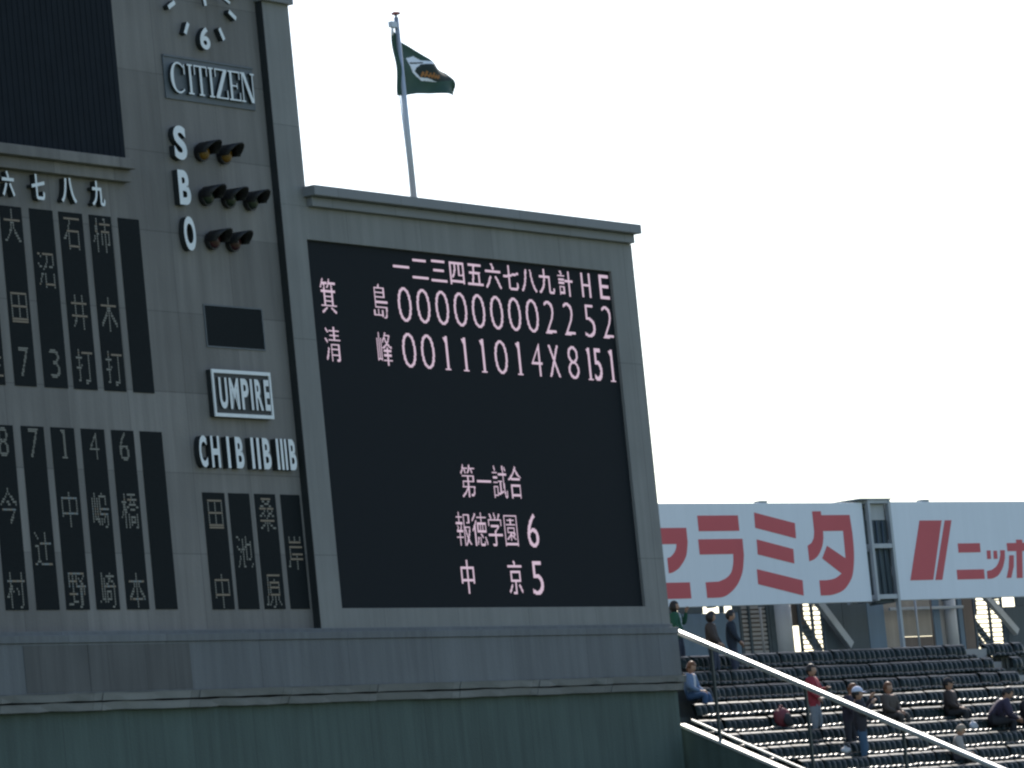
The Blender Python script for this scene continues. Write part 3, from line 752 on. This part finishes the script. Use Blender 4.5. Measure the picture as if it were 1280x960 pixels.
# ================================================================== seats
def rib(x, w): return abs(math.sin(math.pi * 2 * (x / w))) ** .55
def grid(bm, nx, prof, w, bul):
    rows = []
    for y, z, by, bz, amt in prof:
        r_ = []
        for i in range(nx + 1):
            x = i / nx * w; b_ = rib(x, w) * bul * amt
            r_.append((x - w / 2, y + by * b_, z + bz * b_))
        rows.append([bm.verts.new(p) for p in r_])
    for a, b in zip(rows, rows[1:]):
        for i in range(nx): bm.faces.new((a[i], a[i + 1], b[i + 1], b[i])).smooth = True
def make_seat():
    t = bpy.data.objects.new('stadium_seat', None); COL.objects.link(t); t.empty_display_size = .1
    bm = bmesh.new(); W = .405
    grid(bm, 12, [(-.035, .43, -1, 0, 1), (-.03, .52, -1, 0, 1), (-.005, .62, -1, 0, 1), (.0, .640, -1, 0, .6), (-.012, .655, -1, 0, 0), (-.018, .668, 0, 0, 0), (-.005, .680, 0, 0, 0), (.02, .692, 0, 0, 0), (.055, .706, 0, 0, 0), (.095, .721, 0, 0, 0), (.12, .722, 0, 0, 0), (.125, .70, 0, 0, 0), (.10, .66, 0, 0, 0), (.06, .55, 0, 0, 0), (.03, .43, 0, 0, 0)], W, .055)
    build('backrest', bm, M_seat, t, recalc=False)
    bm = bmesh.new()
    grid(bm, 12, [(-.03, .425, 0, 1, .3), (-.12, .405, 0, 1, .6), (-.24, .405, 0, 1, .8), (-.34, .412, -.3, 1, 1), (-.375, .395, -.8, .6, 1), (-.385, .365, -1, 0, 1), (-.375, .33, -1, 0, .8), (-.35, .33, 0, 0, 0), (-.33, .37, 0, 0, 0), (-.03, .385, 0, 0, 0)], W, .028)
    build('seat_pan', bm, M_seat, t, recalc=False)
    bm = bmesh.new(); bar(bm, (-.12, -.12, 0), (-.12, -.12, .385), .05, .04); bar(bm, (.12, -.12, 0), (.12, -.12, .385), .05, .04); box(bm, -.22, .22, -.16, -.08, .30, .34); build('bracket', bm, M_brack, t)
    return t
seat0 = make_seat(); kids = list(seat0.children); first = True
ROWS = {-4: 'in the shaded topmost row below the billboards', -3: 'in the shaded second row from the top', -2: 'in the shaded third row from the top', -1: 'in the fourth row from the top, last row in shade',
        0: 'in the uppermost sunlit row', 1: 'in the second sunlit row from above', 2: 'in the third sunlit row from above', 3: 'in the fourth sunlit row from above', 4: 'in the lowest row visible at the photo edge'}
PITCH = .44
SPAN = {-4: (3.9, 18.4), -3: (3.2, 17.4), -2: (2.4, 16.4), -1: (1.3, 15.2), 0: (.45, 14.2), 1: (.5, 13.1), 2: (.5, 12.0), 3: (.9, 10.9), 4: (3.3, 9.9)}
nseat = 0
AISLE = (15.75, 16.95)
for k in range(-4, 5):
    u0, u1 = SPAN[k]; u = math.ceil((u0 - .3) / PITCH) * PITCH + .25
    while u < u1:
        if AISLE[0] < u < AISLE[1]: u += PITCH; continue
        if first: o = seat0; first = False
        else:
            o = seat0.copy(); COL.objects.link(o)
            for c in kids:
                c2 = c.copy(); COL.objects.link(c2); c2.parent = o
        o.matrix_world = onstand(u, RUN * k, floor_z(k)) @ Matrix.Rotation(random.gauss(0, .035), 4, 'X') @ Matrix.Rotation(random.gauss(0, .01), 4, 'Z')
        tag(o, 'dark green plastic stadium seat ' + ROWS[k], 'seat', 'stadium seats in the terraces'); nseat += 1
        u += PITCH
print('seats', nseat)
# steps of the aisle
for k in range(-4, 0):
    bm = bmesh.new(); box(bm, 0, 1.1, -.30, .0, 0, RISE / 2); bevel(bm, .012)
    tag(build('aisle_step', bm, M_louv, None, onstand(15.8, RUN * k + .1, floor_z(k) + .002)), ('topmost', 'second', 'third', 'lowest')[k + 4] + ' grey concrete step in the aisle between the shaded seats', 'step', 'aisle steps')
bm = bmesh.new(); box(bm, 0, 1.15, 0, .12, 0, .58); bevel(bm, .012)
tag(build('aisle_screen', bm, M_louv, None, onstand(15.78, -3.15, floor_z(-4) + .0)), 'low grey concrete screen at the head of the aisle', 'screen wall')

# ================================================================== people
M_skin = mat('skin', (.42, .25, .17), .55, noise=.05, nscale=8)
M_eye = mat('eye_dark', (.02, .015, .012), .3)
M_lip = mat('lips', (.32, .12, .10), .5)
HC = {'black': mat('hair_black', (.015, .012, .011), .5, noise=.1, nscale=30), 'brown': mat('hair_brown', (.16, .065, .025), .5, noise=.15, nscale=30),
      'grey': mat('hair_sandy', (.30, .24, .18), .6, noise=.1, nscale=30)}
def cloth(n, c): return mat('cloth_' + n, c, .85, noise=.12, nscale=7, bump=.5, bscale=9)
def person(label, M, H=1.68, pose='stand', top='dark', tops=(.03, .03, .035), legs=(.04, .05, .08), shoes=(.03, .03, .03), hair='black', long_hair=False,
           lean=0.0, head_turn=0.0, head_down=0.0, hands=None, cap=None, group=None, width=1.0, shirt=None):
    """local frame: the person faces -y, feet on z = 0"""
    k = H / 1.70
    P = {}
    if pose == 'sit':
        pel = Vector((0, .0, .50))
        for s_, n in ((-1, 'L'), (1, 'R')):
            P['hip' + n] = pel + Vector((.09 * s_, -.02, -.01)); P['knee' + n] = Vector((.13 * s_, -.44, .50)); P['ank' + n] = Vector((.12 * s_, -.42 - .04 * s_, .08))
    else:
        pel = Vector((0, 0, .95))
        for s_, n in ((-1, 'L'), (1, 'R')):
            P['hip' + n] = pel + Vector((.09 * s_, 0, -.05)); P['knee' + n] = Vector((.11 * s_, -.03 - .03 * s_, .50)); P['ank' + n] = Vector((.12 * s_, .02 - .03 * s_, .08))
    for n in 'LR': P['toe' + n] = P['ank' + n] + Vector((0, -.17, -.045)); P['heel' + n] = P['ank' + n] + Vector((0, .05, -.035))
    d = Vector((0, -math.sin(lean), math.cos(lean))); f = Vector((0, -math.cos(lean), -math.sin(lean)))
    P['pel'] = pel; P['waist'] = pel + d * .16; P['chest'] = pel + d * .34; P['neck'] = pel + d * .50; 
    hd = Vector((0, -math.sin(lean + head_down), math.cos(lean + head_down))); P['headb'] = P['neck'] + d * .06
    head_c = P['neck'] + d * .07 + hd * .115
    hands = hands or {}
    for s_, n in ((-1, 'L'), (1, 'R')):
        P['sho' + n] = pel + d * .455 + Vector((.20 * s_ * width, 0, 0))
        dflt = ((.225 * s_, -.06, -.27), (.20 * s_, -.20, -.44)) if pose != 'sit' else ((.26 * s_, -.07, -.27), (.12 * s_, -.27, -.365))
        e, w = hands.get(n, dflt)
        base = pel + d * .455
        P['elb' + n] = base + Vector(e); P['wri' + n] = base + Vector(w)
    names = list(P); idx = {n: i for i, n in enumerate(names)}
    E = [('pel', 'waist'), ('waist', 'chest'), ('chest', 'neck'), ('neck', 'headb')]
    for n in 'LR':
        E += [('pel', 'hip' + n), ('hip' + n, 'knee' + n), ('knee' + n, 'ank' + n), ('ank' + n, 'toe' + n), ('ank' + n, 'heel' + n), ('chest', 'sho' + n), ('sho' + n, 'elb' + n), ('elb' + n, 'wri' + n)]
    hs = 1.12; rad = {'pel': (.185, .15), 'waist': (.195, .16), 'chest': (.205, .165), 'neck': (.062, .062), 'headb': (.052, .055), 'hip': (.115, .115), 'knee': (.088, .088), 'ank': (.066, .066), 'toe': (.042, .035), 'heel': (.04, .035), 'sho': (.118, .112), 'elb': (.086, .086), 'wri': (.036, .036)}
    me = bpy.data.meshes.new('person'); me.from_pydata([P[n] * 1.0 for n in names], [(idx[a], idx[b]) for a, b in E], [])
    o = bpy.data.objects.new('person', me); COL.objects.link(o)
    sk = o.modifiers.new('skin', 'SKIN'); sk.use_smooth_shade = True
    for i, n in enumerate(names):
        key = n if n in rad else n[:-1]; me.skin_vertices[0].data[i].radius = rad[key]; me.skin_vertices[0].data[i].use_root = (n == 'pel')
    ss = o.modifiers.new('sub', 'SUBSURF'); ss.levels = 2
    dg = bpy.context.evaluated_depsgraph_get(); dg.update()
    body = bpy.data.meshes.new_from_object(o.evaluated_get(dg)); bpy.data.objects.remove(o); bpy.data.meshes.remove(me)
    bm = bmesh.new(); bm.from_mesh(body); bpy.data.meshes.remove(body)
    # cloth regions: 0 top, 1 legs, 2 shoes, 3 skin, 4 eyes, 5 lips, 6 shirt
    seg = []
    for a, b in E:
        m_ = 0 if a in ('waist', 'chest', 'pel') and b in ('waist', 'chest', 'neck') or a[:3] in ('sho', 'elb') or b[:3] == 'sho' else 3 if a == 'neck' else 2 if a[:3] == 'ank' else 1
        seg.append((P[a], P[b], m_))
    def near(p):
        best = (9, 0)
        for a, b, m_ in seg:
            t_ = max(0, min(1, (p - a).dot(b - a) / (b - a).length_squared)); q_ = (p - a - (b - a) * t_).length
            if q_ < best[0]: best = (q_, m_)
        return best[1]
    for fc in bm.faces:
        fc.smooth = True; c = fc.calc_center_median(); m_ = near(c)
        if m_ == 1 and pose != 'sit' and c.z > .84: m_ = 0
        if m_ == 0 and shirt and (c - (P['chest'] + f * .12)).length < .16 and abs(c.x) < .055: m_ = 6
        fc.material_index = m_
    # head with brow, nose, chin, ears
    def head_pt(th, ph):
        x = math.sin(th) * math.cos(ph); y = math.sin(th) * math.sin(ph); z = math.cos(th)
        sx, sy, sz = .077, .098, .120
        if z < 0: sx *= 1 - .28 * z * z; sy *= 1 - .12 * z * z
        q_ = Vector((x * sx, y * sy, z * sz))
        if y < -.75:
            wz = math.exp(-((z + .12) / .16) ** 2) * math.exp(-(x / .17) ** 2); q_.y -= .024 * wz
            q_.y += .008 * math.exp(-((z - .10) / .1) ** 2) * math.exp(-((abs(x) - .36) / .16) ** 2)
            q_.y -= .008 * math.exp(-((z + .75) / .16) ** 2)
        return q_
    RH = (Matrix.Rotation(head_turn, 4, 'Z') @ Matrix.Rotation(lean + head_down, 4, 'X'))
    def hp(v): return head_c + (RH @ (v * 1.10))
    nt_, npz = 26, 18; rows = []
    for j in range(npz + 1):
        th = math.pi * j / npz
        rows.append([bm.verts.new(hp(head_pt(th, 2 * math.pi * i / nt_))) for i in range(nt_)] if 0 < j < npz else [bm.verts.new(hp(head_pt(th, 0)))])
    for A_, B_ in zip(rows, rows[1:]):
        for i in range(nt_):
            j = (i + 1) % nt_
            vs_ = (A_[0], B_[i], B_[j]) if len(A_) == 1 else (A_[i], B_[0], A_[j]) if len(B_) == 1 else (A_[i], B_[i], B_[j], A_[j])
            fc = bm.faces.new(vs_); fc.smooth = True; fc.material_index = 3
    def blob(c, r3, mi, n=8):
        res = bmesh.ops.create_uvsphere(bm, u_segments=n, v_segments=6, radius=1.0, matrix=Matrix.Translation(hp(Vector(c))) @ RH @ Matrix.Diagonal((*r3, 1)))
        for v in res['verts']:
            for fc in v.link_faces: fc.material_index = mi; fc.smooth = True
    for s_ in (-1, 1):
        blob((.030 * s_, -.083, .010), (.011, .008, .007), 4); blob((.079 * s_, .004, -.012), (.010, .020, .031), 3)
    blob((0, -.090, -.062), (.022, .007, .006), 5)
    # hands: palm, four unequal curled fingers, thumb from the side
    for s_, n in ((-1, 'L'), (1, 'R')):
        w = P['wri' + n]; dr = (w - P['elb' + n]).normalized(); side = dr.cross(Vector((0, 0, 1)))
        side = Vector((1, 0, 0)) if side.length < .1 else side.normalized(); nn = side.cross(dr).normalized()
        tube(bm, [w - dr * .03, w + dr * .02, w + dr * .06, w + dr * .09], [.024, .034, .040, .034], 8, 3)
        for q_, ln in zip((-.027, -.009, .009, .027), (.066, .076, .070, .054)):
            b0 = w + dr * .08 + side * q_
            tube(bm, [b0, b0 + dr * ln * .45 - nn * .006, b0 + dr * ln * .8 - nn * .022, b0 + dr * ln - nn * .040], [.0095, .009, .008, .006], 6, 3)
        b0 = w + dr * .035 - side * s_ * .032
        tube(bm, [b0, b0 + dr * .03 - side * s_ * .018, b0 + dr * .058 - side * s_ * .022 - nn * .014], [.011, .010, .007], 6, 3)
    Mk = M @ Matrix.Diagonal((k, k, k, 1))
    body = build('person', bm, [cloth(top, tops), cloth(top + '_legs', legs), cloth(top + '_shoes', shoes), M_skin, M_eye, M_lip, cloth('pale_shirt', (.5, .52, .55))], None, Mk)
    tag(body, label, 'person', group)
    # hair as its own piece
    bm = bmesh.new(); rnd = random.Random(hash(label) % 999)
    rows = []
    for j in range(15):
        th = math.pi * (j / 14) * (.80 if not long_hair else 1.0)
        rows.append([(th, 2 * math.pi * i / 26) for i in range(26)])
    V_ = []
    for r_ in rows:
        rr = []
        for th, ph in r_:
            x = math.sin(th) * math.cos(ph); y = math.sin(th) * math.sin(ph); z = math.cos(th)
            g = 1.13 + .05 * rnd.random() + (.10 if long_hair and z < .2 else 0)
            q_ = Vector((x * .077 * g, y * .098 * g + .006, z * .120 * (g if z > 0 else 1.15 if long_hair else 1.0)))
            rr.append((bm.verts.new(hp(q_)), y, z))
        V_.append(rr)
    for A_, B_ in zip(V_, V_[1:]):
        for i in range(26):
            j = (i + 1) % 26
            ys = (A_[i][1] + B_[j][1]) / 2; zs = (A_[i][2] + B_[j][2]) / 2
            if ys < -.30 and zs < .52: continue
            if not long_hair and zs < -.15 and ys < .35: continue
            bm.faces.new((A_[i][0], B_[i][0], B_[j][0], A_[j][0])).smooth = True
    bmesh.ops.delete(bm, geom=[v for v in bm.verts if not v.link_faces], context='VERTS')
    h_ = build('hair', bm, HC[hair], body); sm = h_.modifiers.new('thick', 'SOLIDIFY'); sm.thickness = .012; sm.offset = -1
    if cap:
        bm = bmesh.new(); rows = []
        for j in range(8):
            th = math.pi / 2 * j / 7 * .98
            rows.append([bm.verts.new(hp(Vector((math.sin(th) * math.cos(2 * math.pi * i / 24) * .096, math.sin(th) * math.sin(2 * math.pi * i / 24) * .116 + .004, .035 + math.cos(th) * .115)))) for i in range(24)])
        for A_, B_ in zip(rows, rows[1:]):
            for i in range(24): bm.faces.new((A_[i], B_[i], B_[(i + 1) % 24], A_[(i + 1) % 24])).smooth = True
        lip = [[bm.verts.new(hp(Vector((math.sin(a) * .088 * (1 - .15 * r_), -math.cos(a) * .108 - .085 * r_ * math.cos(a) ** .6, .040 - .022 * r_)))) for a in [R(-70 + 140 * i / 12) for i in range(13)]] for r_ in (0, .5, 1)]
        for A_, B_ in zip(lip, lip[1:]):
            for i in range(12): bm.faces.new((A_[i], A_[i + 1], B_[i + 1], B_[i])).smooth = True
        c_ = build('cap', bm, cloth(cap[0], cap[1]), body); sm = c_.modifiers.new('thick', 'SOLIDIFY'); sm.thickness = .008
    return body
def at_row(k, u, dy=.35, rz=0): return onstand(u, RUN * k + dy, floor_z(k)) @ Matrix.Rotation(R(rz), 4, 'Z')
def at_conc(u, out, rz=0): return onstand(u, out, CONC) @ Matrix.Rotation(R(rz), 4, 'Z')
def on_seat(k, u, rz=0): return onstand(u, RUN * k + .13, floor_z(k) + .015) @ Matrix.Rotation(R(rz), 4, 'Z')
G1 = 'spectators in the stand'
person('woman in a green jacket standing behind the rail with a hand raised to her face', at_conc(4.75, -3.78, 25), 1.66, tops=(.02, .10, .06), top='green', long_hair=True, shirt=True,
       hands={'R': ((.24, -.16, -.20), (.10, -.26, .08)), 'L': ((-.23, -.02, -.27), (-.2, -.16, -.45))}, group=G1, head_turn=R(20))
person('person in a dark brown coat with black hair standing between the green and navy jackets', at_row(-4, 4.87, .36, 30), 1.68, tops=(.06, .045, .04), top='browncoat', head_down=.35, group=G1, head_turn=R(25), long_hair=True)
person('man in a dark navy jacket standing right of two others behind the top row', at_row(-4, 5.66, .36, 40), 1.70, tops=(.022, .032, .05), top='navy', head_down=.25, group=G1, head_turn=R(20), width=1.08)
person('person with orange brown hair in a denim jacket and jeans seated beside the scoreboard', on_seat(-2, 2.05, 20), 1.68, 'sit', tops=(.13, .20, .32), top='denim', legs=(.04, .09, .19), shoes=(.6, .6, .6), hair='brown', group=G1, lean=.12, head_down=.3, shirt=True)
person('man in a red jacket and pale grey trousers standing under the handrail', at_row(0, 4.42, .36, 25), 1.78, tops=(.30, .03, .045), top='redjacket', legs=(.22, .25, .28), group=G1, head_down=.1,
       hands={'R': ((.24, -.12, -.25), (.06, -.30, -.20)), 'L': ((-.24, -.02, -.27), (-.2, -.16, -.42))})
person('person with brown hair in a dark purple coat bowed behind the handrail', at_row(1, 4.65, .35, 10), 1.64, tops=(.035, .028, .045), top='purplecoat', legs=(.03, .03, .04), hair='brown', lean=.22, head_down=.3, group=G1)
person('person in a white cap and blue jeans with a hand raised to the mouth', at_row(2, 4.02, .34, 45), 1.86, tops=(.03, .028, .036), top='darkjacket', legs=(.05, .10, .17), cap=('whitecap', (.62, .66, .80)), group=G1,
       hands={'R': ((.26, -.20, -.10), (.12, -.30, .13)), 'L': ((-.24, -.10, -.25), (-.1, -.28, .0))})
person('man with brown hair in an open brown jacket seated in the sunlit row', on_seat(0, 7.65, 5), 1.72, 'sit', tops=(.075, .06, .05), top='brownjacket', legs=(.05, .045, .04), hair='brown', group=G1, lean=.10, shirt=None, width=1.12)
person('man in a black cap and dark brown jacket seated with hands on his knee', on_seat(0, 10.2, 20), 1.74, 'sit', tops=(.035, .024, .022), top='darkbrown', legs=(.02, .02, .022), cap=('blackcap', (.03, .03, .032)), group=G1, lean=.05, width=1.1)
person('person with sandy hair in a beige jacket seated low near the end of the handrail', on_seat(3, 6.85, 35), 1.66, 'sit', tops=(.36, .32, .29), top='beige', legs=(.03, .03, .035), hair='grey', group=G1, lean=.22, head_down=.35)
person('person in a dark purple coat bending far forward at the right edge', on_seat(1, 10.8, 50), 2.0, 'sit', tops=(.045, .035, .065), top='darkviolet', legs=(.02, .02, .025), group=G1, lean=.62, head_down=.1, width=1.2)
person('person in a black coat seated at the right edge beside the one bending forward', on_seat(1, 12.25, 10), 1.74, 'sit', tops=(.025, .022, .026), top='blackcoat', legs=(.02, .02, .022), group=G1, lean=.25, head_down=.25, width=1.15)

# ---- bags
def blob_bag(name, label, cat, M, c, size, seedv, extra=None, mname=None):
    bm = bmesh.new(); bmesh.ops.create_icosphere(bm, subdivisions=3, radius=1.0); rnd = random.Random(seedv)
    ph = [rnd.uniform(0, 6) for _ in range(6)]
    for v in bm.verts:
        p = v.co.copy(); g = 1 + .10 * math.sin(5 * p.x + ph[0]) * math.sin(4 * p.z + ph[1]) + .07 * math.sin(9 * p.y + ph[2] + 6 * p.z)
        p *= g; zz = max(p.z, -.8)
        v.co = Vector((p.x * size[0], p.y * size[1], (zz + .8) / 1.8 * size[2]))
    for f in bm.faces: f.smooth = True
    t = thing(name, label, cat, M); build('bag_body', bm, mat('fabric_' + mname, c, .6, noise=.1, nscale=9, bump=.4, bscale=12), t)
    bm = bmesh.new(); tube(bm, [(-size[0] * .4, 0, size[2] * .8), (-size[0] * .2, 0, size[2] * 1.12), (size[0] * .2, 0, size[2] * 1.12), (size[0] * .4, 0, size[2] * .8)], .014, 8)
    build('handle', bm, mat('fabric_' + mname, c), t)
    return t
t = blob_bag('backpack', 'red and dark backpack standing on a seat left of the red jacket', 'backpack', onstand(3.42, .12, floor_z(0) + .43), (.15, .022, .032), (.24, .17, .46), 3, mname='redbag')
bm = bmesh.new(); bmesh.ops.create_icosphere(bm, subdivisions=3, radius=1.0, matrix=Matrix.Translation((.03, -.15, .17)) @ Matrix.Diagonal((.15, .07, .15, 1)))
for f in bm.faces: f.smooth = True
build('front_pocket', bm, cloth('darkpocket', (.03, .03, .035)), t)
blob_bag('plastic_bag', 'white plastic bag lying on a seat beside the blue jeans', 'bag', onstand(3.62, RUN * 2 + .12, floor_z(2) + .43), (.50, .50, .50), (.17, .10, .15), 5, mname='whitebag')
blob_bag('plastic_bag', 'white plastic bag beside the knees of the man in the black cap', 'bag', onstand(10.0, RUN * 1 + .12, floor_z(1) + .43), (.50, .51, .53), (.15, .09, .20), 8, mname='palebag')
